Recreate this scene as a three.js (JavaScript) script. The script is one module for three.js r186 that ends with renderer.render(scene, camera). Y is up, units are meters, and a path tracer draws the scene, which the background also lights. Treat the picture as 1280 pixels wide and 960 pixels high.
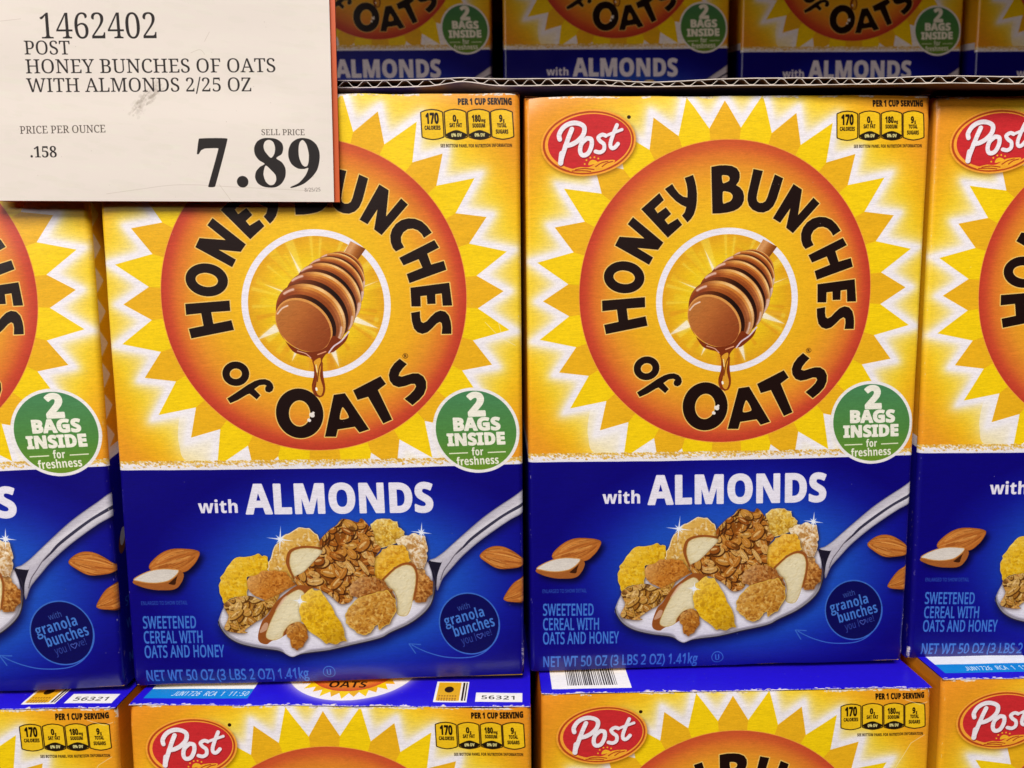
import * as THREE from 'three';
import { RectAreaLightUniformsLib } from 'three/addons/lights/RectAreaLightUniformsLib.js';
import { mergeGeometries } from 'three/addons/utils/BufferGeometryUtils.js';

// ---------------------------------------------------------------- camera, lamps, exposure
const YO = 0.69;                                   // eye height above the pallet deck's own zero
const F = 922.5, PITCH = 5.972, ROLL = -0.635, R = (d) => d * Math.PI / 180;
const scene = new THREE.Scene();
scene.background = new THREE.Color(0x000000);
const camera = new THREE.PerspectiveCamera(2 * Math.atan(480 / F) * 180 / Math.PI, 4 / 3, 0.02, 30);
camera.rotation.order = 'YXZ';
camera.position.set(0, YO, 0);
camera.rotation.set(R(-PITCH), 0, R(ROLL));
camera.focus = 0.4; camera.userData.fStop = 11;
scene.add(camera);
const renderer = new THREE.WebGLRenderer({ antialias: true });
renderer.setSize(1024, 768);
renderer.toneMapping = THREE.LinearToneMapping;
renderer.toneMappingExposure = 1.0;
renderer.shadowMap.enabled = true;
RectAreaLightUniformsLib.init();

// warehouse lamps over the aisle behind the viewer, the farther one added as fill: glowing panel in a housing and an area light of the same size
const lampSpecs = [
  // position, aim, width, height, radiance, label
  [[-0.25, YO + 2.35, 1.75], [0, YO, -0.4], 1.9, 1.3, 17.2, 'white panel lamp hung high over the aisle close to the cereal'],
  [[-4.2, YO + 2.0, 3.9], [0, YO, -0.5], 2.6, 0.9, 10.5, 'unseen fill lamp added to brighten the boxes, a wide white panel'],
];

// ---------------------------------------------------------------- helpers
function rng(a) { return () => { a |= 0; a = a + 0x6D2B79F5 | 0; let t = Math.imul(a ^ a >>> 15, 1 | a); t = t + Math.imul(t ^ t >>> 7, 61 | t) ^ t; return ((t ^ t >>> 14) >>> 0) / 4294967296; }; }
function hash(i, j, s) { let h = Math.imul(i, 374761393) + Math.imul(j, 668265263) + Math.imul(s, 2147483647); h = Math.imul(h ^ h >>> 13, 1274126177); return ((h ^ h >>> 16) >>> 0) / 4294967296; }
function noise(x, y, s = 0) {
  const i = Math.floor(x), j = Math.floor(y), f = x - i, g = y - j, u = f * f * (3 - 2 * f), v = g * g * (3 - 2 * g);
  return (hash(i, j, s) * (1 - u) + hash(i + 1, j, s) * u) * (1 - v) + (hash(i, j + 1, s) * (1 - u) + hash(i + 1, j + 1, s) * u) * v;
}
const used = {};
function numbered(n) { const k = used[n] = (used[n] ?? -1) + 1; return k ? `${n}_${String(k).padStart(3, '0')}` : n; }
function mesh(name, geo, mat, parent) { const m = new THREE.Mesh(geo, mat); m.name = name; m.castShadow = m.receiveShadow = true; parent.add(m); return m; }
function thing(name, label, category, group) {
  const g = new THREE.Group(); g.name = numbered(name); g.userData = { label, category }; if (group) g.userData.group = group;
  scene.add(g); return g;
}
// sheet of nu x nv cells from a function (u, v) -> [x, y, z]; v runs down the sheet
function sheet(nu, nv, fn, flip = false) {
  const pos = [], uv = [], idx = [];
  for (let j = 0; j <= nv; j++) for (let i = 0; i <= nu; i++) {
    const u = i / nu, v = j / nv, p = fn(u, v); pos.push(p[0], p[1], p[2]); uv.push(p[3] ?? u, p[4] ?? 1 - v);
  }
  for (let j = 0; j < nv; j++) for (let i = 0; i < nu; i++) {
    const a = j * (nu + 1) + i, b = a + 1, c = a + nu + 1, d = c + 1;
    if (flip) idx.push(a, b, c, b, d, c); else idx.push(a, c, b, b, c, d);
  }
  const g = new THREE.BufferGeometry();
  g.setAttribute('position', new THREE.Float32BufferAttribute(pos, 3)); g.setAttribute('uv', new THREE.Float32BufferAttribute(uv, 2));
  g.setIndex(idx); g.computeVertexNormals(); return g;
}
// a photo pixel (1280 x 960) seen at distance z in front of the lens plane of the world
function pix(px, py, z) {
  const d = new THREE.Vector3((px - 640) / F, (480 - py) / F, -1).applyEuler(camera.rotation);
  return d.multiplyScalar(z / d.z).add(camera.position);
}

// ---------------------------------------------------------------- printed artwork of the carton front
// The print was measured on one carton of the photograph: Pq() flattens its four corners to the flat sheet.
const BW = 0.22, BH = 0.3224, BD = 0.104;
const TW = 1392, TH = Math.round(TW * BH / BW);
function homography(src, dst) {
  const A = [];
  for (let i = 0; i < 4; i++) {
    const [x, y] = src[i], [X, Y] = dst[i];
    A.push([x, y, 1, 0, 0, 0, -x * X, -y * X, X], [0, 0, 0, x, y, 1, -x * Y, -y * Y, Y]);
  }
  for (let c = 0; c < 8; c++) {
    let p = c; for (let r = c + 1; r < 8; r++) if (Math.abs(A[r][c]) > Math.abs(A[p][c])) p = r;
    [A[c], A[p]] = [A[p], A[c]];
    for (let r = 0; r < 8; r++) if (r !== c) { const k = A[r][c] / A[c][c]; for (let q = c; q < 9; q++) A[r][q] -= k * A[c][q]; }
  }
  const h = A.map((row, i) => row[8] / row[i]);
  return (x, y) => { const w = h[6] * x + h[7] * y + 1; return [(h[0] * x + h[1] * y + h[2]) / w, (h[3] * x + h[4] * y + h[5]) / w]; };
}
const Pq = homography([[653.5, 118.5], [1166.5, 121], [663.5, 841], [1129, 827]], [[0, 0], [TW, 0], [0, TH], [TW, TH]]);
const Zm = (ox, oy, s) => (pts) => pts.map(([x, y]) => [ox + x / s, oy + y / s]);   // enlarged-view coordinates to photo pixels
function newCanvas(w, h) { const c = document.createElement('canvas'); c.width = w; c.height = h; return c; }
function trace(c, pts, P, smooth, close = true) {
  const q = pts.map(([x, y]) => P(x, y)), n = q.length;
  c.moveTo(q[0][0], q[0][1]);
  const last = close ? n : n - 1;
  for (let i = 0; i < last; i++) {
    const b = q[i], d = q[(i + 1) % n];
    if (!smooth) { c.lineTo(d[0], d[1]); continue; }
    const a = close ? q[(i - 1 + n) % n] : q[Math.max(0, i - 1)], e = close ? q[(i + 2) % n] : q[Math.min(n - 1, i + 2)], k = smooth / 6;
    c.bezierCurveTo(b[0] + (d[0] - a[0]) * k, b[1] + (d[1] - a[1]) * k, d[0] - (e[0] - b[0]) * k, d[1] - (e[1] - b[1]) * k, d[0], d[1]);
  }
  if (close) c.closePath();
}
function jac(P, x, y) { const o = P(x, y), a = P(x + .5, y), b = P(x, y + .5); return [(a[0] - o[0]) * 2, (a[1] - o[1]) * 2, (b[0] - o[0]) * 2, (b[1] - o[1]) * 2, o[0], o[1]]; }
function local(c, P, x, y, fn) { c.save(); c.transform(...jac(P, x, y)); fn(c); c.restore(); }
function blob(c, P, cx, cy, rx, ry, rot) { local(c, P, cx, cy, () => { c.beginPath(); c.ellipse(0, 0, rx, ry, R(rot), 0, 7); }); }
// text fitted between two pixels on its base line, capitals `cap` pixels high
function text(c, P, s, x0, x1, y0, y1, cap, font, fill, stroke = 0, capRatio = 0.714) {
  const L = Math.hypot(x1 - x0, y1 - y0), a = Math.atan2(y1 - y0, x1 - x0);
  local(c, P, x0, y0, () => {
    c.rotate(a); c.font = font.replace('@', '100px'); c.textAlign = 'left'; c.textBaseline = 'alphabetic';
    const w = c.measureText(s).width, sy = cap / (100 * capRatio); c.scale(L / w, sy);
    c.fillStyle = fill; c.fillText(s, 0, 0);
    if (stroke) { c.strokeStyle = fill; c.lineWidth = stroke; c.lineJoin = 'round'; c.strokeText(s, 0, 0); }
  });
}
const B = 'bold @ sans-serif', N = '@ sans-serif', SR = '@ serif', SB = 'bold @ serif';

function flake(c, P, pts, base, dark, light, seed, { rim, n = 150, smooth = 1, size = 2.2 } = {}) {   // printed cereal piece: outline and toasted speckle
  const rnd = rng(seed); let x0 = 1e9, x1 = -1e9, y0 = 1e9, y1 = -1e9;
  for (const [x, y] of pts) { x0 = Math.min(x0, x); x1 = Math.max(x1, x); y0 = Math.min(y0, y); y1 = Math.max(y1, y); }
  const rough = []; for (let i = 0; i < pts.length; i++) { const a = pts[i], b = pts[(i + 1) % pts.length]; for (let k = 0; k < 3; k++) rough.push([a[0] + (b[0] - a[0]) * k / 3 + (rnd() - .5) * 2.1, a[1] + (b[1] - a[1]) * k / 3 + (rnd() - .5) * 2.1]); }
  c.save(); c.beginPath(); trace(c, rough, P, smooth); c.save(); c.shadowColor = 'rgba(40,16,0,.75)'; c.shadowBlur = 12; c.shadowOffsetX = 3; c.shadowOffsetY = 4; c.fillStyle = base; c.fill(); c.restore(); c.clip();
  for (let i = 0; i < n * 2; i++) {
    const x = x0 + rnd() * (x1 - x0), y = y0 + rnd() * (y1 - y0), r = size * (.22 + .75 * rnd());
    c.globalAlpha = .2 + .4 * rnd(); c.fillStyle = rnd() < .5 ? dark : light;
    blob(c, P, x, y, r * (1 + rnd()), r * (.5 + .5 * rnd()), rnd() * 180); c.fill();
  }
  c.globalAlpha = 1; { const p = P(x0, y0), q = P(x1, y1), gr = c.createLinearGradient(p[0], p[1], q[0], q[1]); gr.addColorStop(0, 'rgba(255,240,196,.42)'); gr.addColorStop(.45, 'rgba(255,230,170,0)'); gr.addColorStop(.6, 'rgba(70,25,0,0)'); gr.addColorStop(1, 'rgba(70,25,0,.3)'); c.fillStyle = gr; c.fillRect(p[0] - 5, p[1] - 5, q[0] - p[0] + 10, q[1] - p[1] + 10); }
  if (rim) { c.beginPath(); trace(c, rough, P, smooth); c.strokeStyle = rim[0]; c.lineWidth = rim[1] * 2.7; c.globalAlpha = rim[2] ?? .7; c.stroke(); }
  c.restore();
}
function oats(c, P, pts, n, seed, pal) {                              // printed clump of rolled oats
  const rnd = rng(seed); let x0 = 1e9, x1 = -1e9, y0 = 1e9, y1 = -1e9;
  for (const [x, y] of pts) { x0 = Math.min(x0, x); x1 = Math.max(x1, x); y0 = Math.min(y0, y); y1 = Math.max(y1, y); }
  c.save(); c.beginPath(); trace(c, pts, P, 1); c.save(); c.shadowColor = 'rgba(40,16,0,.7)'; c.shadowBlur = 12; c.shadowOffsetY = 4; c.fillStyle = pal[0]; c.fill(); c.restore(); c.clip();
  for (let i = 0; i < n; i++) {
    const x = x0 + rnd() * (x1 - x0), y = y0 + rnd() * (y1 - y0), a = 5 + 5.5 * rnd(), b = 2.6 + 2.8 * rnd(), rot = rnd() * 180 - 60;
    c.globalAlpha = .85; blob(c, P, x + .9, y + 1.1, a * 1.08, b * 1.12, rot); c.fillStyle = pal[1]; c.fill();
    blob(c, P, x, y, a, b, rot); c.fillStyle = pal[2 + Math.floor(rnd() * (pal.length - 2))]; c.fill(); if (rnd() < .16) { c.globalAlpha = .6; blob(c, P, x + (rnd() - .5) * 14, y + (rnd() - .5) * 14, 3 + 4 * rnd(), 2 + 2 * rnd(), rot); c.fillStyle = '#4a2408'; c.fill(); }
    c.globalAlpha = .7; blob(c, P, x - .5, y - .6, a * .62, b * .34, rot); c.fillStyle = rnd() < .5 ? '#ecc888' : '#d89a4c'; c.fill();
    c.globalAlpha = .5; blob(c, P, x, y + .4, a * .8, .35, rot); c.fillStyle = '#6b3d12'; c.fill();
  }
  c.globalAlpha = .35;
  for (let i = 0; i < n * 2; i++) { blob(c, P, x0 + rnd() * (x1 - x0), y0 + rnd() * (y1 - y0), .5 + rnd(), .4 + .6 * rnd(), rnd() * 180); c.fillStyle = rnd() < .6 ? '#5b2f0c' : '#f0d49a'; c.fill(); }
  c.restore();
}
function almond(c, P, pts, seed, axis) {                              // printed whole almond with its wrinkled skin
  const rnd = rng(seed);
  c.save(); c.beginPath(); trace(c, pts, P, 1); c.fillStyle = '#b5682a'; c.fill(); c.clip();
  const [a, b] = axis, L = Math.hypot(b[0] - a[0], b[1] - a[1]), ux = (b[0] - a[0]) / L, uy = (b[1] - a[1]) / L;
  for (let i = 0; i < 46; i++) {
    const o = (rnd() - .5) * 26, s = rnd() * .6, e = s + .25 + rnd() * .4, w = (1 - Math.pow(2 * s + .2 - 1, 2));
    const p = (t) => { const k = Math.sin(Math.PI * Math.min(1, Math.max(0, t * .92 + .04))); return P(a[0] + ux * L * t - uy * o * k, a[1] + uy * L * t + ux * o * k); };
    c.beginPath(); for (let k = 0; k <= 8; k++) { const q = p(s + (e - s) * k / 8); k ? c.lineTo(q[0], q[1]) : c.moveTo(q[0], q[1]); }
    c.globalAlpha = .5; c.lineWidth = 1.6 + 3 * rnd(); c.strokeStyle = ['#7e3d12', '#e0a052', '#d3893d', '#93501c', '#c77a33'][Math.floor(rnd() * 5)]; c.stroke();
  }
  c.globalAlpha = .7; c.beginPath(); trace(c, pts, P, 1); c.lineWidth = 4; c.strokeStyle = '#8a4718'; c.stroke();
  c.restore();
}
function sunburst(c, cx, cy, Rr, rot0, withHalo) {
  const star = (k) => { c.beginPath(); for (let i = 0; i < 32; i++) { const a = R(rot0 + i * 11.25), r = (i % 2 ? 1.245 : 1.3) * Rr * k, v = a + R(5.625); c.lineTo(cx + Math.sin(a) * r, cy - Math.cos(a) * r); c.lineTo(cx + Math.sin(v) * Rr * 1.075 * k, cy - Math.cos(v) * Rr * 1.075 * k); } c.closePath(); };
  if (withHalo) {
    c.save(); c.lineJoin = 'miter'; c.miterLimit = 4; c.shadowOffsetX = 6000; c.translate(-6000, 0);     // only the soft print of the outline
    for (const [bl, lw, al] of [[110, 36, .45], [56, 42, .75], [24, 36, 1], [10, 22, 1]]) { c.shadowColor = `rgba(240,235,240,${al})`; c.shadowBlur = bl * Rr / 500; c.lineWidth = lw * Rr / 500; c.strokeStyle = '#000'; star(1.02); c.stroke(); }
    c.restore();
  }
  for (let i = 0; i < 32; i++) {
    const a = R(rot0 + i * 11.25), h = R(5.625), r = (i % 2 ? 1.245 : 1.3) * Rr, q = (an, rr) => [cx + Math.sin(an) * rr, cy - Math.cos(an) * rr];
    c.beginPath(); c.moveTo(...q(a - h * 1.02, Rr * .97)); c.lineTo(...q(a - h, Rr * 1.075)); c.lineTo(...q(a, r)); c.lineTo(...q(a + h, Rr * 1.075)); c.lineTo(...q(a + h * 1.02, Rr * .97)); c.closePath();
    c.fillStyle = i % 2 ? '#e9b01c' : '#f3cd10'; c.fill();
  }
}
function star4(c, P, x, y, r) {
  c.save(); c.fillStyle = '#e8edf8'; 
  for (const [dx, dy, k] of [[1, .12, 1], [-.1, 1, 1], [.6, .62, .45], [-.6, .62, .45]]) {
    local(c, P, x, y, () => { c.rotate(Math.atan2(dy, dx)); c.beginPath(); c.moveTo(-r * k, 0); c.lineTo(0, -1); c.lineTo(r * k, 0); c.lineTo(0, 1); c.fill(); });
  }
  c.shadowColor = '#ffffff'; c.shadowBlur = 12; blob(c, P, x, y, 2.4, 2.4, 0); c.fill(); c.restore();
}
function postLogo(c, P, z) {                                          // z: enlarged view -> pixels
  const one = (x, y) => z([[x, y]])[0], s = 9.79;
  const el = (x, y, a, b, col) => { const q = one(x, y); blob(c, P, q[0], q[1], a / s, b / s, -6.5); c.fillStyle = col; c.fill(); };
  c.save(); c.shadowColor = 'rgba(120,70,0,.75)'; c.shadowBlur = 14; c.shadowOffsetX = 4; c.shadowOffsetY = 6; el(630, 470, 590, 408, '#f3a436'); c.restore();
  el(630, 470, 566, 386, '#b4461c'); el(632, 469, 541, 363, '#f5a637'); el(644, 462, 516, 342, '#c92c30');
  const st = (pts, w, col, sm = 1) => { c.beginPath(); trace(c, z(pts), P, sm, false); c.lineWidth = w / s * 2.74; c.strokeStyle = col; c.stroke(); };
  c.lineCap = 'round'; c.lineJoin = 'round';
  const word = (col, dx, dy, g) => {
    const o = (p) => p.map(([x, y]) => [x + dx, y + dy]);
    st(o([[275, 425], [268, 365], [320, 280], [410, 230], [505, 232], [575, 275], [570, 360], [505, 440], [420, 490], [345, 505]]), 57 + g, col);
    st(o([[425, 300], [385, 400], [330, 560], [285, 705]]), 57 + g, col); st(o([[300, 600], [288, 715]]), 64 + g, col);
    st(o([[610, 415], [665, 430], [668, 510], [625, 600], [560, 622], [528, 570], [545, 480], [610, 415]]), 54 + g, col);
    st(o([[845, 385], [800, 372], [752, 405], [775, 450], [822, 490], [822, 555], [775, 588], [718, 578]]), 48 + g, col);
    st(o([[982, 255], [935, 370], [902, 480], [915, 535], [955, 530], [995, 485]]), 48 + g, col);
    st(o([[872, 375], [950, 345], [1045, 310]]), 37 + g, col);
  };
  word('#8e1a22', 7, 11, 4); word('#ece7ec', 0, 0, 0);
  // half sun and ploughed field
  const fl = (pts, col) => { c.beginPath(); trace(c, z(pts), P, 1); c.fillStyle = col; c.fill(); };
  fl([[632, 745], [640, 705], [680, 680], [725, 690], [742, 715], [690, 735]], '#f3b62c');
  for (const [x, y] of [[585, 730], [607, 682], [655, 652], [705, 648], [753, 664]]) { const q = one(x, y); blob(c, P, q[0], q[1], 1.1, 1.1, 0); c.fill(); }
  fl([[395, 808], [520, 768], [640, 768], [760, 700], [870, 684], [960, 690], [900, 760], [800, 808], [640, 835], [500, 835]], '#f1a92d');
  for (const p of [[[470, 800], [580, 785], [700, 800]], [[720, 765], [790, 720], [870, 700]], [[800, 765], [860, 722], [930, 702]], [[430, 815], [560, 812], [660, 822]]]) st(p, 12, '#a8361c');
  c.lineCap = 'butt';
  const d = one(1130, 157); blob(c, P, d[0], d[1], 2.4, 2.4, 0); c.fillStyle = '#2a1608'; c.fill();
}

function paintFront() {
  const cv = newCanvas(TW, TH), c = cv.getContext('2d'), P = Pq;
  const [cx, cy] = P(907.5, 369), Rr = (P(1091.5, 369)[0] - P(726.5, 369)[0]) / 2;
  // yellow field, orange towards the corners as printed
  let g = c.createRadialGradient(cx, cy, Rr, cx, cy, Rr * 2.0);
  g.addColorStop(0, '#f3d010'); g.addColorStop(.34, '#f2c910'); g.addColorStop(.48, '#eeb218'); g.addColorStop(.62, '#e89c22'); g.addColorStop(1, '#e18626');
  c.fillStyle = g; c.fillRect(0, 0, TW, TH);
  const tall = (fn) => { c.save(); c.translate(0, cy); c.scale(1, 1.022); c.translate(0, -cy); fn(); c.restore(); };
  tall(() => sunburst(c, cx, cy, Rr, -12.7, true));
  // printed light patches left and right of the lower rays
  c.save(); c.fillStyle = '#f3eef0'; c.shadowColor = '#f3eef0'; c.shadowBlur = 80; c.globalAlpha = .55;
  for (const q of [[[745, 500], [775, 540], [900, 572], [760, 572], [735, 545]], [[1055, 520], [1035, 545], [960, 572], [1060, 572]]]) { c.beginPath(); trace(c, q, P, 1); c.fill(); } c.restore();
  tall(() => sunburst(c, cx, cy, Rr, -12.7, false));
  // sun disc: red rim to orange to yellow
  g = c.createRadialGradient(cx, cy - Rr * .07, Rr * .42, cx, cy, Rr);
  g.addColorStop(0, '#edbb1e'); g.addColorStop(.42, '#eaac1e'); g.addColorStop(.66, '#e49428'); g.addColorStop(.82, '#d8702a'); g.addColorStop(.92, '#c84a2c'); g.addColorStop(1, '#bd3a2a');
  tall(() => {
  c.beginPath(); c.arc(cx, cy, Rr, 0, 7); c.fillStyle = g; c.fill();
  c.save(); c.clip(); c.globalAlpha = .3; g = c.createLinearGradient(0, cy - Rr, 0, cy - Rr * .5); g.addColorStop(0, '#e08a2c'); g.addColorStop(1, 'rgba(224,138,44,0)'); c.fillStyle = g; c.fillRect(cx - Rr, cy - Rr, 2 * Rr, Rr); c.restore();
  c.beginPath(); c.arc(cx, cy, Rr, 0, 7); c.strokeStyle = '#e9a03c'; c.lineWidth = 2.5; c.stroke();
  });
  // white ring and its picture
  const [rx, ry] = P(909, 377), Ri = (P(998, 377)[0] - P(820, 377)[0]) / 2;
  c.save(); c.beginPath(); c.arc(rx, ry, Ri, 0, 7); c.clip();
  g = c.createRadialGradient(rx, ry, 20, rx, ry, Ri); g.addColorStop(0, '#f3dc4a'); g.addColorStop(.55, '#ecc41a'); g.addColorStop(1, '#dd9a1e'); c.fillStyle = g; c.fillRect(rx - Ri, ry - Ri, 2 * Ri, 2 * Ri);
  { const rnd = rng(5); c.shadowBlur = 10;
    for (let i = 0; i < 46; i++) { const a = rnd() * 6.283, w = .02 + .06 * rnd(), r0 = Ri * (.1 + .4 * rnd()), r1 = Ri * (.7 + .35 * rnd()); c.beginPath(); c.moveTo(rx + Math.cos(a) * r0, ry + Math.sin(a) * r0); c.lineTo(rx + Math.cos(a - w) * r1, ry + Math.sin(a - w) * r1); c.lineTo(rx + Math.cos(a + w) * r1, ry + Math.sin(a + w) * r1); c.globalAlpha = .28; c.fillStyle = c.shadowColor = ['#f7e45a', '#d9891c', '#f2cf30', '#e2a21e'][i % 4]; c.fill(); }
    for (const [a, w, r0, r1] of [[-115, .07, .35, .8], [-60, .05, .5, .95], [-158, .05, .3, .75], [-20, .03, .4, .95], [22, .12, .45, .9], [72, .1, .55, .9], [115, .08, .5, .85], [150, .09, .62, .95]]) { const t = R(a); c.globalAlpha = .75; c.fillStyle = c.shadowColor = '#f8efdc'; c.beginPath(); c.moveTo(rx + Math.cos(t) * Ri * r1, ry + Math.sin(t) * Ri * r1); c.lineTo(rx + Math.cos(t - w) * Ri * r0, ry + Math.sin(t - w) * Ri * r0); c.lineTo(rx + Math.cos(t + w) * Ri * r0, ry + Math.sin(t + w) * Ri * r0); c.fill(); } }
  c.restore();
  c.beginPath(); c.arc(rx, ry, Ri - 11, 0, 7); c.lineWidth = 22; c.strokeStyle = '#ebe6f0'; c.stroke();
  // lettering round the ring
  const ink = '#1c0c09', halo = '#eec46a';
  const r1 = Zm(745, 300, 8), r2 = Zm(770, 200, 8), r3 = Zm(880, 195, 8), r4 = Zm(960, 260, 8), r5 = Zm(960, 320, 8), r6 = Zm(780, 430, 8), r7 = Zm(890, 430, 8);
  const glyphs = [
    [r1, 0, [[57, 610], [485, 577], [487, 677], [303, 690], [317, 803], [492, 768], [512, 862], [97, 945], [78, 852], [222, 822], [206, 700], [60, 716]]],
    [r2, 0, [[165, 575], [470, 832], [417, 904], [207, 883], [367, 980], [327, 1053], [-15, 858], [30, 770], [280, 790], [112, 645]]],
    [r2, 0, [[247, 495], [430, 335], [475, 405], [382, 492], [412, 538], [495, 480], [548, 545], [482, 605], [517, 650], [612, 593], [658, 655], [515, 783]]],
    [r2, 0, [[770, 155], [787, 210], [800, 270], [808, 340], [806, 420], [796, 490], [775, 555], [745, 600], [712, 632], [657, 563], [685, 530], [700, 478], [650, 455], [595, 415], [540, 360], [485, 295], [560, 245], [590, 295], [630, 345], [670, 373], [712, 382], [714, 310], [704, 245], [685, 185]]],
    [r3, 0, [[73, 115], [150, 102], [220, 100], [280, 108], [330, 132], [357, 175], [360, 220], [350, 262], [322, 300], [362, 325], [390, 362], [402, 410], [400, 455], [380, 500], [345, 535], [295, 560], [230, 575], [160, 583], [83, 585]], [[[180, 205], [215, 200], [245, 208], [258, 228], [252, 255], [228, 270], [190, 278]], [[190, 368], [230, 365], [265, 377], [287, 405], [282, 437], [262, 462], [230, 475], [190, 480]]]],
    [r3, 0, [[497, 140], [592, 160], [565, 260], [538, 370], [527, 430], [533, 462], [555, 480], [590, 480], [618, 462], [638, 420], [670, 320], [712, 195], [795, 235], [760, 350], [730, 445], [695, 515], [650, 557], [595, 577], [540, 573], [485, 547], [450, 505], [436, 450], [440, 390], [465, 285]]],
    [r3, 0, [[900, 293], [985, 350], [945, 605], [1100, 430], [1160, 490], [893, 785], [825, 730], [868, 535], [765, 680], [692, 635]]],
    [r4, 0, [[732, 243], [655, 293], [635, 255], [600, 220], [555, 203], [505, 208], [460, 240], [436, 285], [436, 335], [460, 385], [380, 425], [352, 390], [336, 335], [335, 270], [355, 210], [395, 157], [450, 120], [515, 103], [580, 107], [640, 132], [690, 180]]],
    [r4, 0, [[408, 487], [752, 315], [792, 388], [677, 447], [708, 553], [830, 517], [850, 603], [492, 732], [470, 645], [624, 583], [592, 500], [445, 560]]],
    [r5, 0, [[498, 297], [870, 248], [885, 470], [795, 472], [792, 352], [730, 360], [728, 452], [650, 455], [648, 372], [588, 378], [585, 478], [497, 478]]],
    [r5, 0, [[490, 540], [575, 525], [573, 580], [580, 625], [600, 638], [635, 620], [675, 577], [720, 537], [768, 518], [815, 528], [848, 568], [861, 625], [864, 680], [860, 743], [768, 745], [778, 680], [775, 640], [757, 627], [725, 645], [680, 690], [635, 728], [585, 743], [540, 728], [508, 690], [493, 620]]],
    [r6, 0, [[128, 487], [240, 415], [330, 355], [400, 317], [450, 302], [500, 298], [545, 315], [570, 345], [578, 380], [565, 412], [535, 428], [505, 420], [495, 400], [500, 375], [512, 362], [490, 352], [445, 358], [392, 395], [447, 455], [410, 495], [345, 440], [320, 448], [230, 500], [155, 532]]],
    [r7, 0, [[268, 450], [375, 435], [583, 785], [490, 815], [450, 760], [285, 785], [265, 855], [160, 855]], [[[345, 570], [398, 668], [312, 685]]]],
    [r7, 0, [[455, 408], [722, 272], [770, 345], [690, 405], [808, 690], [722, 728], [593, 470], [492, 500]]],
    [r7, 0, [[915, 103], [980, 155], [940, 195], [908, 235], [895, 268], [925, 276], [975, 260], [1030, 245], [1085, 245], [1130, 275], [1153, 325], [1150, 385], [1125, 445], [1075, 500], [1010, 552], [938, 490], [990, 450], [1035, 405], [1055, 370], [1045, 347], [1010, 346], [950, 367], [890, 378], [840, 360], [808, 315], [802, 260], [820, 205], [860, 150]]],
  ];
  const rings = [[r1, 277, 377, 203, 160, 6, 108, 68, 8], [r6, 224, 247, 129, 118, -12, 59, 50, -15], [r6, 813, 630, 226, 240, 5, 102, 127, 8]];
  const letter = (fn) => {
    for (const [z, , pts, holes] of glyphs) { c.beginPath(); trace(c, z(pts), P, 0); for (const h of holes ?? []) trace(c, z(h), P, .8); fn(); }
    for (const [z, x, y, a, b, ro, ia, ib, iro] of rings) { const q = z([[x, y]])[0]; local(c, P, q[0], q[1], () => { c.beginPath(); c.ellipse(0, 0, a / 8, b / 8, R(ro), 0, 7); c.moveTo(ia / 8, 0); c.ellipse(0, 0, ia / 8, ib / 8, R(iro), 0, 7); }); fn(); }
  };
  c.lineJoin = 'round'; letter(() => { c.lineWidth = 7; c.strokeStyle = halo; c.stroke(); });
  letter(() => { c.fillStyle = ink; c.fill('evenodd'); });
  c.fillStyle = '#efe6dd'; for (const [x, y, a] of [[930, 645, 3.3], [900, 695, 2.4], [945, 622, 1.5]]) { const q = r6([[x, y]])[0]; blob(c, P, q[0], q[1], a, a * .85, 30); c.fill(); }
  text(c, P, '®', 1008, 1015.5, 443, 442, 6, B, '#4a2a10');
  // honey dipper picture
  { const z = Zm(820, 280, 7.11), s = 7.11; c.save();
    const wood = (a, b, cols) => { const p = P(...z([a])[0]), q = P(...z([b])[0]), gr = c.createLinearGradient(p[0], p[1], q[0], q[1]); cols.forEach((k, i) => gr.addColorStop(i / (cols.length - 1), k)); return gr; };
    c.beginPath(); trace(c, z([[880, 270], [955, 145], [1078, 212], [985, 335]]), P, 0); c.fillStyle = wood([915, 190], [1030, 270], ['#c98a50', '#d79a60', '#a55f26', '#7c3f15']); c.fill();
    const ell = (x, y, a, b, rot) => { const q = z([[x, y]])[0]; blob(c, P, q[0], q[1], a / s, b / s, rot); };
    const stack = [[872, 412, 185, 172, 42], [838, 462, 230, 205, 42], [790, 530, 268, 235, 42], [738, 606, 298, 256, 42], [668, 696, 316, 268, 42], [584, 792, 316, 262, 40], [517, 872, 262, 205, 42]];
    stack.slice(0, 6).forEach(([x, y, a, b, rot], i) => {
      const nx = stack[i + 1], mix = (t) => [x + (nx[0] - x) * t, y + (nx[1] - y) * t, a + (nx[2] - a) * t, b + (nx[3] - b) * t, rot];
      ell(x, y, a, b, rot); c.fillStyle = '#5b2a10'; c.fill(); c.save(); c.clip();
      const band = (t, cols) => { const m = mix(t); ell(m[0], m[1], m[2] * (1 - t * .02), m[3] * (1 - t * .03), rot); c.fillStyle = wood([x - 260, y - 60], [x + 260, y + 200], cols); c.fill(); };
      band(.04, ['#9a5026', '#e0a458', '#f2c888', '#dc9c52', '#efc88c', '#c48850']);
      band(.2, ['#9a4820', '#da9444', '#d08030', '#c4722c', '#da9a50', '#a05c26']); band(.34, ['#8a3c1c', '#bf7230', '#ac5a24', '#9c5020', '#b0683a', '#7c4020']);
      band(.5, ['#8a3c1e', '#ac5a26', '#96481c', '#8a4018', '#94502a', '#6a3014']);
      band(.69, i > 2 ? ['#7a3a20', '#5a280e', '#2c1208', '#1c0a06', '#2a1008', '#4a2010'] : ['#80401e', '#6a3414', '#4a200c', '#3a180a', '#4a200e', '#5a2c14']);
      c.globalAlpha = .7; c.lineCap = 'round'; c.shadowColor = '#ecd0c0'; c.shadowBlur = 5;
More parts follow.
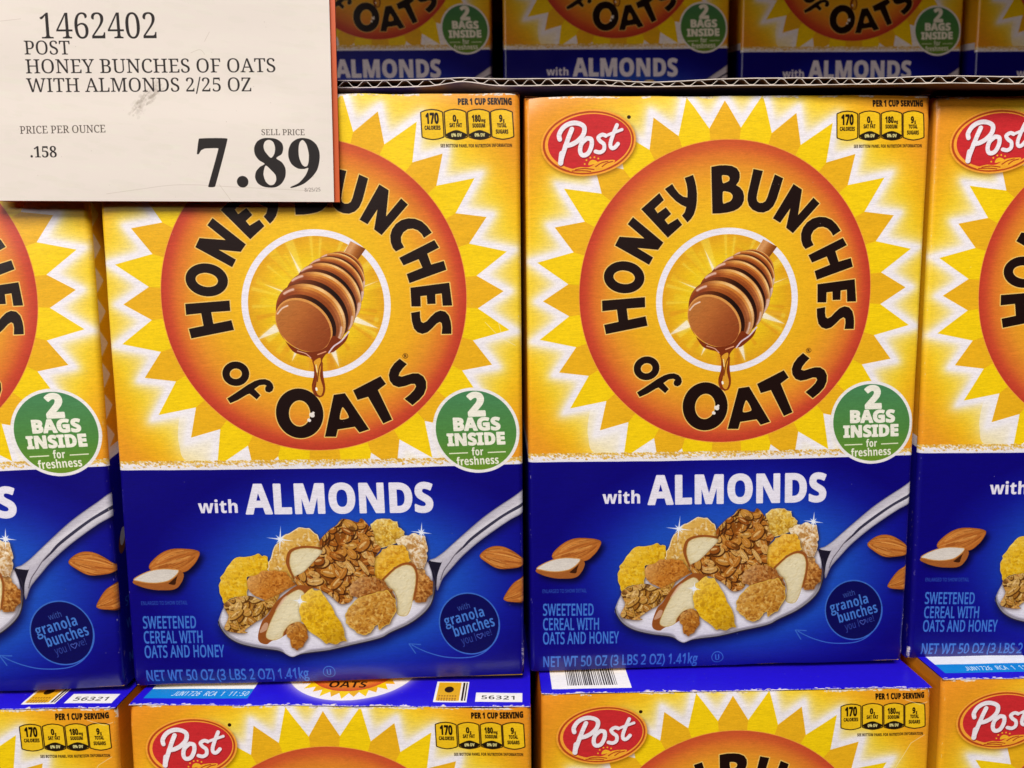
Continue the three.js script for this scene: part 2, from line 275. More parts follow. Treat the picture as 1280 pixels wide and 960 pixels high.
      if (i > 0) { const m = mix(.36), q = z([[m[0], m[1]]])[0]; for (const [t0, t1, w, col] of [[-2.95, -2.6, 2.4, '#e8bfae'], [-.75 + i * .04, -.3 + i * .03, i < 4 ? 4.2 : 2, '#d8b4a4']]) local(c, P, q[0], q[1], () => { c.beginPath(); c.ellipse(0, 0, m[2] / s, m[3] / s, R(rot), t0, t1); c.lineWidth = w; c.strokeStyle = col; c.stroke(); }); }
      c.restore();
    });
    ell(519, 868, 262, 207, 42); c.fillStyle = '#d9954c'; c.fill();
    ell(514, 876, 252, 194, 42); c.fillStyle = wood([330, 760], [700, 1010], ['#b67034', '#b4662e', '#9c4e24', '#8c401c']); c.fill();
    c.save(); c.clip(); const rnd = rng(8); for (let i = 0; i < 90; i++) { const x = 280 + rnd() * 480, y = 680 + rnd() * 400; c.globalAlpha = .18; c.strokeStyle = rnd() < .5 ? '#6f2c10' : '#c98046'; c.lineWidth = 1.5; c.beginPath(); trace(c, z([[x, y], [x + 40, y - 25]]), P, 0, false); c.stroke(); } c.restore();
    c.globalAlpha = .9; c.lineCap = 'round'; c.lineWidth = 5; c.strokeStyle = '#eacdb9'; c.beginPath(); trace(c, z([[300, 770], [340, 725], [390, 700]]), P, 1, false); c.stroke(); c.globalAlpha = 1;
    // honey under the disc and the drip
    const hz = (pts) => z(pts.map(([x, y]) => [x, y + 711]));
    c.beginPath(); trace(c, hz([[300, 200], [350, 290], [430, 350], [520, 385], [620, 380], [700, 340], [760, 250], [830, 280], [890, 230], [860, 300], [760, 385], [700, 400], [655, 460], [650, 560], [662, 690], [650, 760], [610, 775], [570, 750], [555, 680], [580, 580], [575, 470], [540, 430], [470, 410], [400, 370]]), P, .9); c.fillStyle = '#7a2f10'; c.fill();
    c.beginPath(); trace(c, hz([[585, 470], [640, 440], [640, 520], [630, 600], [650, 700], [630, 760], [600, 750], [588, 700], [605, 600], [595, 520]]), P, .9); c.fillStyle = '#dc9c2c'; c.fill();
    for (const [p, col, w] of [[[[575, 470], [592, 540], [585, 640], [560, 700], [575, 750]], '#8a3d12', 4], [[[650, 470], [625, 530], [605, 640]], '#74300f', 3.5], [[[655, 480], [652, 580], [664, 690], [648, 755], [612, 775]], '#8a3d12', 3.5], [[[600, 500], [606, 560]], '#f4dc9a', 4], [[[450, 380], [520, 402], [560, 440]], '#e0a890', 3.5], [[[620, 410], [690, 385]], '#e39a70', 4], [[[715, 395], [760, 340], [830, 290], [895, 215]], '#dcc8d4', 5], [[[592, 700], [594, 712]], '#fdf6e6', 7]]) { c.beginPath(); trace(c, hz(p), P, 1, false); c.lineWidth = w; c.strokeStyle = col; c.stroke(); }
    c.restore(); c.lineCap = 'butt'; }
  // brand oval and nutrition keys
  postLogo(c, P, Zm(670, 130, 9.79));
  { const z = Zm(1020, 105, 8), k = (x, y) => z([[x, y]])[0]; const T = (s, x0, x1, y, cap, f = B, col = '#1a0e06', st = 7) => { const a = k(x0, y), b = k(x1, y); text(c, P, s, a[0], b[0], a[1], b[1], cap / 8, f, col, st); };
    T('PER 1 CUP SERVING', 575, 1095, 241, 64, B, '#1a0e06', 9);
    [[215, 425], [440, 648], [662, 870], [882, 1090]].forEach(([x0, x1], i) => {
      c.beginPath(); trace(c, z([[x0 + 4, 312], [x0 + 50, 294], [(x0 + x1) / 2, 287], [x1 - 50, 294], [x1 - 4, 312], [x1, 330], [x1, 540], [x1 - 5, 556], [x1 - 50, 572], [(x0 + x1) / 2, 580], [x0 + 50, 572], [x0 + 5, 556], [x0, 540], [x0, 330]]), P, .5); c.fillStyle = '#eec01c'; c.fill(); c.lineWidth = 3.6; c.strokeStyle = '#2a1a0a'; c.stroke();
      if (i === 1 || i === 2) { c.beginPath(); trace(c, z([[x0 + 2, 535], [x0 + 60, 500], [(x0 + x1) / 2, 489], [x1 - 60, 500], [x1 - 2, 535], [x1 - 50, 570], [(x0 + x1) / 2, 578], [x0 + 50, 570]]), P, 1); c.fillStyle = '#20150a'; c.fill(); T('0% DV', x0 + 55, x1 - 55, 552, 32, B, '#d8cf8a'); }
    });
    T('170', 258, 385, 423, 100); T('CALORIES', 243, 397, 483, 38);
    T('0', 518, 552, 405, 62); T('g', 555, 570, 408, 30); T('SAT FAT', 483, 602, 460, 38);
    T('180', 700, 785, 408, 64); T('mg', 788, 830, 408, 30); T('SODIUM', 702, 825, 463, 38);
    T('9', 960, 992, 408, 64); T('g', 995, 1010, 410, 30); T('TOTAL', 937, 1027, 465, 38); T('SUGARS', 920, 1040, 524, 38);
    T('SEE BOTTOM PANEL FOR NUTRITION INFORMATION', 385, 1072, 655, 32, B, '#20130a', 3); }
  // lower blue field: broken white and gold edge, then blue, lighter round the spoon as printed
  c.fillStyle = '#ebe6ea'; c.beginPath(); trace(c, [[640, 570], [800, 569], [1000, 566], [1180, 563], [1180, 600], [640, 600]], P, 0); c.fill();
  { const rnd = rng(77); for (let i = 0; i < 2600; i++) { const x = 650 + rnd() * 500, y = 569 - (x - 650) * .012 + (rnd() * rnd()) * 8 - 1; c.globalAlpha = .35 + .5 * rnd(); c.fillStyle = ['#dfae3c', '#e6bd52', '#c8922c', '#f3eef0'][Math.floor(rnd() * 4)]; blob(c, P, x, y, .5 + 1.6 * rnd(), .4 + .8 * rnd(), rnd() * 40); c.fill(); } c.globalAlpha = 1; }
  c.save(); c.beginPath(); trace(c, [[630, 578.5], [830, 576.5], [1000, 574], [1190, 569], [1190, 900], [630, 900]], P, 0); c.clip();
  c.fillStyle = '#0e0674'; c.fillRect(0, 0, TW, TH);
  { const [gx, gy] = P(930, 712); g = c.createRadialGradient(gx, gy, 60, gx, gy, 720); g.addColorStop(0, '#2c66cc'); g.addColorStop(.5, '#1b47b6'); g.addColorStop(.8, '#10148c'); g.addColorStop(1, '#0c0474'); c.save(); c.translate(gx, gy); c.scale(1, .62); c.translate(-gx, -gy); c.fillStyle = g; c.fillRect(-200, -900, TW + 400, TH * 3); c.restore(); }
  c.restore();
  text(c, P, 'with', 753.5, 802, 629.5, 629, 15.2, B, '#e6e2ee', 1.5);
  text(c, P, 'ALMONDS', 811, 1037, 630, 627, 34.5, B, '#e6e2ee', 5);
  // green badge
  { local(c, P, 1090, 529.7, () => { c.beginPath(); c.arc(0, 0, 51.5, 0, 7); c.fillStyle = '#ece7e6'; c.fill(); const gg = c.createLinearGradient(0, -48, 0, 48); gg.addColorStop(0, '#478256'); gg.addColorStop(.6, '#50863e'); gg.addColorStop(1, '#6d9228'); c.beginPath(); c.arc(0, 0, 47.8, 0, 7); c.fillStyle = gg; c.fill(); });
    const z = Zm(1020, 460, 6.857), T = (s, x0, x1, y0, y1, cap, f, st) => { const [a, b] = z([[x0, y0], [x1, y1]]); text(c, P, s, a[0], b[0], a[1], b[1], cap / 6.857, f, '#efecdc', st); };
    T('2', 420, 566, 355, 352, 185, B, 7); T('BAGS', 288, 682, 477, 470, 100, B, 8); T('INSIDE', 240, 716, 602, 588, 95, B, 8); T('for', 432, 528, 684, 682, 62, B, 0); T('freshness', 305, 652, 768, 752, 66, B, 0);
    c.lineWidth = 4; c.strokeStyle = '#e4e6c8'; for (const p of [[[248, 668], [402, 662]], [[562, 660], [710, 654]]]) { c.beginPath(); trace(c, z(p), P, 0, false); c.stroke(); } }
  // spoon with milk and cereal (a printed picture)
  { const zh = Zm(1000, 590, 8), za = Zm(760, 620, 6.4), zb = Zm(880, 620, 6.4), zc = Zm(760, 700, 6.4), zd = Zm(880, 700, 6.4);
    const cream = '#e2d6b0', skin = '#93501f';
    const bowl = [[769.4, 760.2], [771.7, 768.8], [780.3, 779.7], [794.4, 787.5], [814.7, 792.2], [838, 795.3], [847.5, 799.2], [855.3, 802.8], [863, 800], [877, 797.7], [900.6, 794.5], [924, 789], [960, 780.5], [973.8, 773.4], [997, 762.5], [1014.4, 750], [1023.8, 739], [1028.4, 726.5], [1030.8, 709.4], [1029, 698], [1024, 689], [1000, 680], [900, 690], [800, 715], [780, 738]];
    const fill = (pts, col, sm = 1) => {
      c.beginPath(); trace(c, pts, P, sm); c.fillStyle = col; c.fill();
      if (col === cream) { c.save(); c.clip(); c.shadowColor = '#b99a58'; c.shadowBlur = 22; c.lineWidth = 5; c.strokeStyle = '#c8ac6c'; c.stroke(); const rnd = rng(3); for (let i = 0; i < 60; i++) { const q = pts[Math.floor(rnd() * pts.length)], r = pts[Math.floor(rnd() * pts.length)], t = rnd(); c.globalAlpha = .2; c.shadowBlur = 0; c.fillStyle = rnd() < .5 ? '#f4ecd2' : '#c4a868'; blob(c, P, q[0] + (r[0] - q[0]) * t, q[1] + (r[1] - q[1]) * t, 1.5 + 3 * rnd(), .5 + .5 * rnd(), -55 + 20 * rnd()); c.fill(); } c.restore(); }
    };
    c.save(); c.shadowColor = '#07043a'; c.shadowBlur = 34; c.shadowOffsetY = 20; c.shadowOffsetX = 6; fill(bowl, '#8f8a92'); c.restore();
    c.save(); c.shadowColor = '#07043a'; c.shadowBlur = 26; c.shadowOffsetY = 16; 
    const handle = zh([[190, 790], [260, 745], [340, 690], [450, 595], [560, 500], [680, 400], [800, 310], [1000, 180], [1190, 70], [1190, 258], [1000, 375], [870, 458], [750, 540], [650, 615], [560, 690], [490, 755], [420, 830], [350, 905], [310, 955], [260, 1060], [245, 1000]]);
    fill(handle, '#cfcad4', .9); c.restore();
    c.save(); c.beginPath(); trace(c, handle, P, .9); c.clip();
    fill(zh([[300, 960], [400, 830], [480, 735], [600, 610], [760, 480], [1000, 320], [1190, 215], [1190, 265], [1000, 385], [760, 545], [570, 695], [430, 835], [330, 960]]), '#dcd8e0', .8);
    fill(zh([[1190, 180], [950, 312], [760, 436], [600, 556], [520, 640], [450, 718], [545, 640], [620, 572], [770, 462], [950, 340], [1190, 212]]), '#14122a', .8);
    { const a = P(1060, 640), b = P(1076, 668), gr = c.createLinearGradient(a[0], a[1], b[0], b[1]); gr.addColorStop(0, 'rgba(70,66,86,.65)'); gr.addColorStop(.25, 'rgba(235,232,240,.2)'); gr.addColorStop(.5, 'rgba(120,114,130,.35)'); gr.addColorStop(.62, 'rgba(250,248,252,.5)'); gr.addColorStop(1, 'rgba(110,104,120,.6)'); c.save(); c.globalAlpha = .6; c.shadowColor = '#3b3648'; c.shadowBlur = 16; c.lineWidth = 6; c.strokeStyle = '#5a5568'; c.beginPath(); trace(c, handle, P, .9); c.stroke(); c.restore(); c.fillStyle = gr; c.globalAlpha = .35; c.fillRect(a[0] - 400, a[1] - 400, 900, 900); c.globalAlpha = 1; }
    c.lineWidth = 3.5; c.strokeStyle = '#6b6470'; c.beginPath(); trace(c, zh([[520, 640], [450, 710], [390, 790], [330, 870], [295, 960]]), P, 1, false); c.stroke();
    fill(zh([[160, 770], [225, 780], [310, 790], [330, 760], [290, 850], [265, 920], [250, 1010], [225, 1010]]), '#1b1728', .8);
    c.restore();
    c.lineWidth = 4; c.strokeStyle = '#2a2534'; c.beginPath(); trace(c, bowl.slice(0, 20), P, 1, false); c.stroke();
    const milk = bowl.map(([x, y], i) => i < 6 ? [x + 2.4, y - 3.4] : i < 9 ? [x, y - .6] : i < 14 ? [x - .6, y - 3.4] : i < 21 ? [x - 3.4, y - 2.4] : [x, y]);
    fill(milk, '#e2dfe8'); c.save(); c.clip(); c.shadowColor = '#8f8a9c'; c.shadowBlur = 26; c.lineWidth = 5; c.strokeStyle = '#a8a3b2'; c.stroke(); c.restore();
    c.lineWidth = 2.4; c.strokeStyle = '#b9b3bf'; c.beginPath(); trace(c, milk.slice(0, 18), P, 1, false); c.stroke();
    flake(c, P, zb([[830, 470], [880, 480], [900, 540], [940, 590], [930, 680], [880, 745], [800, 740], [780, 720], [810, 640], [820, 560]]), '#b3722f', '#74390f', '#dba55a', 31, { n: 170 });
    flake(c, P, za([[80, 620], [100, 560], [150, 480], [220, 410], [300, 395], [400, 380], [460, 400], [470, 480], [460, 540], [300, 560], [300, 650], [290, 710], [180, 715], [110, 760], [95, 700]]), '#e2b11a', '#b9820e', '#eecb4e', 11, { rim: ['#f0d878', 1.2, .7], n: 220 });
    flake(c, P, za([[460, 500], [480, 420], [530, 310], [600, 230], [720, 175], [800, 180], [860, 230], [885, 300], [900, 350], [760, 420], [700, 600], [500, 560]]), '#d6a548', '#ad7322', '#f0e0bc', 12, { rim: ['#f4e8d4', 2.2, .85], n: 240 });
    fill(za([[605, 420], [632, 350], [700, 318], [780, 311], [870, 322], [960, 352], [930, 480], [800, 620], [690, 625], [640, 540], [610, 470]]), skin);
    fill(za([[632, 430], [650, 365], [705, 336], [780, 328], [860, 338], [940, 370], [920, 480], [800, 610], [692, 600], [655, 535], [636, 480]]), cream);
    flake(c, P, za([[295, 600], [330, 550], [420, 510], [520, 500], [600, 520], [650, 580], [670, 610], [560, 680], [480, 740], [420, 730], [330, 680], [300, 640]]), '#be7526', '#86420e', '#dc9a44', 13, { n: 260, size: 1.6 });
    oats(c, P, za([[110, 770], [200, 715], [320, 700], [420, 735], [540, 690], [430, 850], [350, 900], [260, 965], [280, 985], [190, 985], [105, 955], [140, 860]]), 120, 14, ['#8a5418', '#55300c', '#cc9a44', '#b07426', '#dcb060', '#c08c36']);
    flake(c, P, zb([[500, 150], [540, 110], [630, 100], [700, 120], [710, 170], [750, 200], [760, 260], [700, 290], [560, 330], [500, 300]]), '#dcae38', '#a87418', '#f0d98c', 15, { rim: ['#f2e4c0', 1.4, .7], n: 180 });
    flake(c, P, zb([[680, 270], [760, 230], [840, 215], [900, 240], [920, 320], [910, 400], [880, 485], [830, 480], [790, 450], [740, 370]]), '#dab47a', '#aa7030', '#f5ead6', 16, { rim: ['#f4ead8', 1.2, .6], n: 240, size: 2.6 });
    flake(c, P, zb([[505, 470], [520, 400], [580, 340], [650, 300], [740, 310], [770, 360], [790, 430], [740, 450], [660, 480], [600, 560], [560, 600], [500, 560]]), '#dfa624', '#b87414', '#eebf4a', 17, { rim: ['#ecc768', 1.1, .6], n: 220 });
    oats(c, P, zb([[100, 280], [180, 190], [240, 150], [280, 105], [340, 110], [400, 130], [430, 100], [480, 150], [515, 200], [525, 280], [565, 330], [520, 400], [505, 520], [520, 580], [420, 580], [330, 600], [330, 720], [240, 760], [150, 690], [50, 640], [-60, 640], [-110, 560], [-30, 510], [80, 400], [120, 350]]), 250, 18, ['#864a14', '#45200a', '#d29840', '#c07a2a', '#e2b060', '#b0641e', '#cc8a34', '#9e5418']);
    fill(zb([[560, 590], [605, 525], [680, 465], [750, 438], [815, 455], [835, 530], [830, 600], [800, 715], [760, 730], [700, 640]]), skin);
    fill(zb([[572, 592], [620, 532], [680, 482], [750, 457], [800, 475], [818, 530], [813, 600], [790, 700], [770, 780], [740, 840], [700, 855], [655, 830], [665, 740], [640, 660]]), cream);
    flake(c, P, zb([[300, 640], [330, 590], [400, 555], [500, 550], [580, 590], [630, 650], [655, 720], [560, 760], [440, 770], [370, 720], [310, 690]]), '#a86628', '#6c3410', '#d0a060', 19, { rim: ['#c88c4c', 1.1, .6], n: 230, size: 1.9 });
    fill(zc([[358, 495], [395, 385], [445, 330], [505, 240], [590, 165], [690, 104], [785, 130], [740, 240], [600, 460], [460, 535], [420, 560], [370, 545]]), skin);
    fill(zc([[418, 500], [455, 395], [515, 285], [585, 195], [690, 138], [740, 190], [720, 300], [720, 380], [620, 400], [560, 460], [540, 505], [470, 530]]), cream);
    for (const p of [[[372, 470], [410, 400], [440, 400], [425, 450]], [[500, 300], [560, 210], [600, 185], [540, 265]]]) { c.globalAlpha = .7; fill(zc(p), '#d9b59c'); c.globalAlpha = 1; }
    flake(c, P, zc([[570, 470], [600, 410], [680, 385], [745, 430], [735, 500], [700, 580], [650, 607], [610, 580], [600, 520]]), '#ae6a1e', '#74380c', '#dca24a', 20, { n: 110, size: 1.6 });
    flake(c, P, zc([[685, 280], [700, 190], [790, 130], [850, 150], [910, 220], [960, 330], [1010, 420], [1025, 530], [960, 555], [870, 550], [800, 490], [720, 420], [690, 350]]), '#e2b014', '#b47c0a', '#efc63c', 21, { rim: ['#e8c35a', 1.1, .6], n: 260 });
    flake(c, P, zd([[260, 350], [290, 280], [380, 200], [480, 165], [600, 145], [650, 220], [660, 300], [600, 400], [520, 445], [500, 410], [460, 450], [440, 480], [370, 485], [310, 440], [270, 390]]), '#c68a30', '#925212', '#e6bf6c', 22, { rim: ['#dcb94a', 2, .8], n: 260 });
    star4(c, P, 849, 661, 17); star4(c, P, 1017.5, 652.5, 13); star4(c, P, 868.5, 735.5, 9); }
  // loose almonds
  { const z = Zm(660, 660, 10.667), z2 = Zm(1000, 590, 8), z3 = Zm(1010, 710, 9.14);
    c.save(); c.shadowColor = '#04022a'; c.shadowBlur = 20; c.shadowOffsetX = 12; c.shadowOffsetY = 14; c.fillStyle = '#5a2c0c';
    for (const p of [z([[325, 350], [400, 260], [520, 175], [650, 135], [800, 135], [920, 150], [980, 185], [950, 270], [880, 360], [760, 440], [500, 440], [345, 415]]), z([[105, 560], [300, 440], [500, 395], [700, 405], [760, 490], [640, 655], [450, 670], [220, 635]]), z2([[680, 730], [740, 665], [830, 632], [930, 645], [1040, 710], [1100, 775], [1100, 815], [1000, 845], [850, 850], [740, 790]]), z3([[920, 190], [1000, 70], [1080, 0], [1200, -40], [1200, 230], [1000, 240], [930, 225]])]) { c.beginPath(); trace(c, p, P, 1); c.fill(); } c.restore();
    almond(c, P, z([[325, 350], [400, 260], [520, 175], [650, 135], [800, 135], [920, 150], [980, 185], [950, 270], [880, 360], [760, 440], [500, 450], [345, 415]]), 41, [[691, 697], [752, 676]]);
    c.beginPath(); trace(c, z([[105, 560], [300, 440], [500, 395], [680, 402], [745, 440], [760, 490], [720, 580], [640, 655], [450, 672], [300, 655], [190, 620]]), P, 1); c.fillStyle = '#a15c28'; c.fill();
    c.beginPath(); trace(c, z([[590, 560], [680, 480], [700, 430], [660, 545], [640, 600], [560, 590]]), P, 1); c.fillStyle = '#3d1c0a'; c.fill();
    c.beginPath(); trace(c, z([[118, 535], [220, 470], [350, 420], [500, 397], [640, 403], [700, 415], [660, 480], [560, 550], [420, 578], [280, 575], [170, 555]]), P, 1); c.fillStyle = '#d6cec4'; c.fill(); c.lineWidth = 3; c.strokeStyle = '#c9904c'; c.stroke();
    almond(c, P, z2([[680, 730], [740, 665], [830, 632], [930, 645], [1040, 710], [1100, 775], [1100, 815], [1000, 845], [850, 850], [740, 790]]), 42, [[1085, 678], [1142, 690]]);
    almond(c, P, z3([[920, 190], [1000, 70], [1080, 0], [1220, -50], [1300, 0], [1240, 200], [1130, 236], [1000, 240], [930, 225]]), 43, [[1110, 732], [1150, 708]]); }
  // small lettering on the blue
  const pale = '#3f74c8';
  text(c, P, 'ENLARGED TO SHOW DETAIL', 678, 734, 741, 740, 4.4, N, '#2f55a6', 3);
  { const z = Zm(660, 740, 4.923), T = (s, x0, x1, y0, y1, cap) => { const [a, b] = z([[x0, y0], [x1, y1]]); text(c, P, s, a[0], b[0], a[1], b[1], cap / 4.923, N, pale, 4.5); };
    T('SWEETENED', 92, 410, 143, 140, 70); T('CEREAL WITH', 92, 446, 232, 227, 70); T('OATS AND HONEY', 92, 565, 318, 310, 70);
    T('NET WT 50 OZ (3 LBS 2 OZ) 1.41kg', 92, 1060, 463, 442, 68); }
  local(c, P, 898, 821, () => { c.lineWidth = .9; c.strokeStyle = pale; c.beginPath(); c.arc(0, 0, 7, 0, 7); c.stroke(); });
  text(c, P, 'U', 894.6, 901.4, 825, 824.6, 7.6, B, pale);
  // round granola note with its arrow
  { const z = Zm(1010, 710, 9.14), line = '#3a68c0';
    local(c, P, 1068, 762.5, () => { c.beginPath(); c.ellipse(0, 0, 35.5, 36.5, 0, 0, 7); c.fillStyle = '#0b0a52'; c.fill(); c.lineWidth = 1.5; c.strokeStyle = line; c.stroke(); });
    c.lineWidth = 3.6; c.strokeStyle = line; c.beginPath(); trace(c, z([[850, 420], [842, 540], [790, 670], [690, 780], [560, 840], [400, 855], [240, 845], [100, 810], [-20, 762], [-110, 712]]), P, 1, false); c.stroke();
    c.beginPath(); trace(c, [[1009, 787.5], [994.8, 786.7], [1002, 798.5]], P, 0, false); c.stroke();
    const T = (s, x0, x1, y0, y1, cap, col, f = N, st = 4) => { const [a, b] = z([[x0, y0], [x1, y1]]); text(c, P, s, a[0], b[0], a[1], b[1], cap / 9.14, f, col, st); };
    T('with', 415, 555, 342, 305, 62, '#3b57a4', N, 0); T('granola', 268, 712, 510, 395, 112, '#4377c8', B, 0); T('bunches', 360, 815, 628, 500, 118, '#4377c8', B, 0); T('you l', 440, 605, 710, 665, 82, '#33489a', N, 0); T('ve!', 672, 775, 630, 600, 70, '#33489a', N, 0);
    const h = z([[635, 618]])[0]; local(c, P, h[0], h[1], () => { c.rotate(-.25); c.beginPath(); c.moveTo(0, 3); c.bezierCurveTo(-6, -2, -2.5, -4.5, 0, -1.6); c.bezierCurveTo(2.5, -4.5, 6, -2, 0, 3); c.lineWidth = .8; c.strokeStyle = '#4a5fb4'; c.stroke(); }); }
  return cv;
}
// horizontal paper grain of the board, over the finished print
function grain(cv, seed, amount) {
  const c = cv.getContext('2d'), w = cv.width, h = cv.height, im = c.getImageData(0, 0, w, h), d = im.data, rnd = rng(seed), row = new Float32Array(w);
  for (let y = 0; y < h; y++) {
    let s = 0; for (let x = 0; x < w; x++) { s = s * .9 + (rnd() - .5); row[x] = row[x] * .45 + s * .6; }
    for (let x = 0; x < w; x++) {
      const k = 1 + amount * (row[x] + (rnd() - .5) * .8), i = (y * w + x) * 4;
      d[i] = Math.min(255, d[i] * k); d[i + 1] = Math.min(255, d[i + 1] * k); d[i + 2] = Math.min(255, d[i + 2] * k + amount * 6 * row[x]);
    }
  }
  c.putImageData(im, 0, 0);
}
// bare white board where the ink is rubbed off along creases and corners
function wearFront(cv, seed, { right = [], left = [], scratch = [] } = {}) {
  const c = cv.getContext('2d'), rnd = rng(seed), w = cv.width, h = cv.height;
  const fleck = (x, y, a, b, al = 1) => { c.globalAlpha = al; c.beginPath(); for (let k = 0; k < 7; k++) { const t = k / 7 * 6.283, r = .5 + .6 * rnd(); c.lineTo(x + Math.cos(t) * a * r, y + Math.sin(t) * b * r); } c.fillStyle = rnd() < .75 ? '#e6ddd6' : '#b7a08a'; c.fill(); };
  for (let i = 0; i < 16; i++) { const x0 = rnd() * w, n = 8 + rnd() * 22, ln = 20 + rnd() * 110; for (let k = 0; k < n; k++) fleck(x0 + (rnd() - .5) * ln, 1.5 + rnd() * rnd() * 6, 3 + 7 * rnd(), 1 + 2.2 * rnd(), .9); }
  for (const [list, X] of [[right, w], [left, 0]]) for (const [v0, v1] of list) for (let k = 0; k < 40; k++) { const y = (v0 + (v1 - v0) * (rnd() + rnd()) / 2) * h; fleck(X + (X ? -1 : 1) * rnd() * rnd() * 10, y, 1 + 2.6 * rnd(), 1.5 + 5 * rnd(), .8); }
  for (let k = 0; k < 26; k++) fleck(rnd() * w, rnd() * h, 1 + 1.3 * rnd(), .8 + 1.2 * rnd(), .5);
  for (const X of [8, w - 8]) for (let k = 0; k < 46; k++) fleck(X + (rnd() - .5) * 5, rnd() * h, .5 + .9 * rnd(), 1.5 + 9 * rnd() * rnd(), .2 + .4 * rnd());
  c.globalAlpha = .75; c.lineWidth = 1.6; c.strokeStyle = '#f3ead2'; for (const p of scratch) { c.beginPath(); p.forEach(([u, v], i) => i ? c.lineTo(u * w, v * h) : c.moveTo(u * w, v * h)); c.stroke(); }
  c.globalAlpha = 1;
}
function asTexture(cv) { const t = new THREE.CanvasTexture(cv); t.colorSpace = THREE.SRGBColorSpace; t.magFilter = THREE.LinearFilter; t.minFilter = THREE.LinearMipmapLinearFilter; t.generateMipmaps = true; t.anisotropy = 8; return t; }
const master = paintFront();
grain(master, 9, .05);
function frontVariant(seed, opt) { const cv = newCanvas(TW, TH); cv.getContext('2d').drawImage(master, 0, 0); wearFront(cv, seed, opt); return asTexture(cv); }

// board relief: fine horizontal fibres
const reliefTex = (() => {
  const n = 512, a = new Uint8Array(n * n * 4), rnd = rng(21), row = new Float32Array(n);
  for (let y = 0; y < n; y++) { let s = 0; for (let x = 0; x < n; x++) { s = s * .88 + (rnd() - .5); row[x] = row[x] * .6 + s * .4; const v = Math.max(0, Math.min(255, 128 + 60 * row[x] + 30 * (rnd() - .5))), i = (y * n + x) * 4; a[i] = a[i + 1] = a[i + 2] = v; a[i + 3] = 255; } }
  const t = new THREE.DataTexture(a, n, n); t.wrapS = t.wrapT = THREE.RepeatWrapping; t.magFilter = THREE.LinearFilter; t.repeat.set(3, 4.4); t.needsUpdate = true; return t;
})();
function board(map, extra = {}) { return new THREE.MeshPhysicalMaterial({ map, roughness: 0.33, bumpMap: reliefTex, bumpScale: 0.00004, ...extra }); }

// carton sides: the front's field carried round, with white ray tips at the crease and a blue foot
function paintSide(mirror) {
  const w = 480, h = Math.round(480 * BH / BD), cv = newCanvas(w, h), c = cv.getContext('2d'), rnd = rng(mirror ? 61 : 60);
  const ax = (u) => (mirror ? 1 - u : u) * w;       // u = 0 at the front crease
  const g = c.createLinearGradient(0, 0, 0, h * .64); g.addColorStop(0, '#e08a22'); g.addColorStop(.22, '#eaab1c'); g.addColorStop(.5, '#efc014'); g.addColorStop(1, '#e69c20'); c.fillStyle = g; c.fillRect(0, 0, w, h);
  if (!mirror) { c.fillStyle = '#efe9ea'; c.shadowColor = '#efe9ea'; c.shadowBlur = 8; for (let k = 0; k < 9; k++) { const v = .14 + k * .052 + .01 * rnd(); c.beginPath(); c.moveTo(ax(0), (v - .02) * h); c.lineTo(ax(.07), v * h); c.lineTo(ax(0), (v + .022) * h); c.fill(); } c.shadowBlur = 0; }
  c.beginPath(); c.moveTo(ax(0), .604 * h); c.lineTo(ax(1), .53 * h); c.lineTo(ax(1), h); c.lineTo(ax(0), h); c.fillStyle = '#120890'; c.fill();
  c.beginPath(); c.moveTo(ax(0), .604 * h); c.lineTo(ax(1), .53 * h); c.lineTo(ax(1), .51 * h); c.lineTo(ax(0), .584 * h); c.fillStyle = '#ebe6ea'; c.fill();
  if (!mirror) { c.fillStyle = '#8a4a1c'; c.beginPath(); c.ellipse(ax(.07), .752 * h, 17, 30, .35, 0, 7); c.fill(); c.fillStyle = '#cfc6bc'; c.beginPath(); c.ellipse(ax(.078), .742 * h, 12, 24, .35, 0, 7); c.fill(); c.font = '34px sans-serif'; c.fillStyle = '#3f74c8'; c.textAlign = 'left'; c.fillText('SWEETENED CEREAL', .055 * w, .865 * h); c.fillText('WITH OATS AND HONEY', .055 * w, .905 * h); c.fillText('NET WT 50 OZ', .055 * w, .965 * h); }
  for (let k = 0; k < 50; k++) { c.globalAlpha = .5; c.fillStyle = '#c9b49a'; c.beginPath(); c.ellipse(ax(rnd() * .02), (rnd() < .5 ? rnd() : .93 + .07 * rnd()) * h, .6 + 1.4 * rnd(), 1 + 5 * rnd() * rnd(), 0, 0, 7); c.fill(); }
  c.globalAlpha = 1; grain(cv, 33, .03); return asTexture(cv);
}
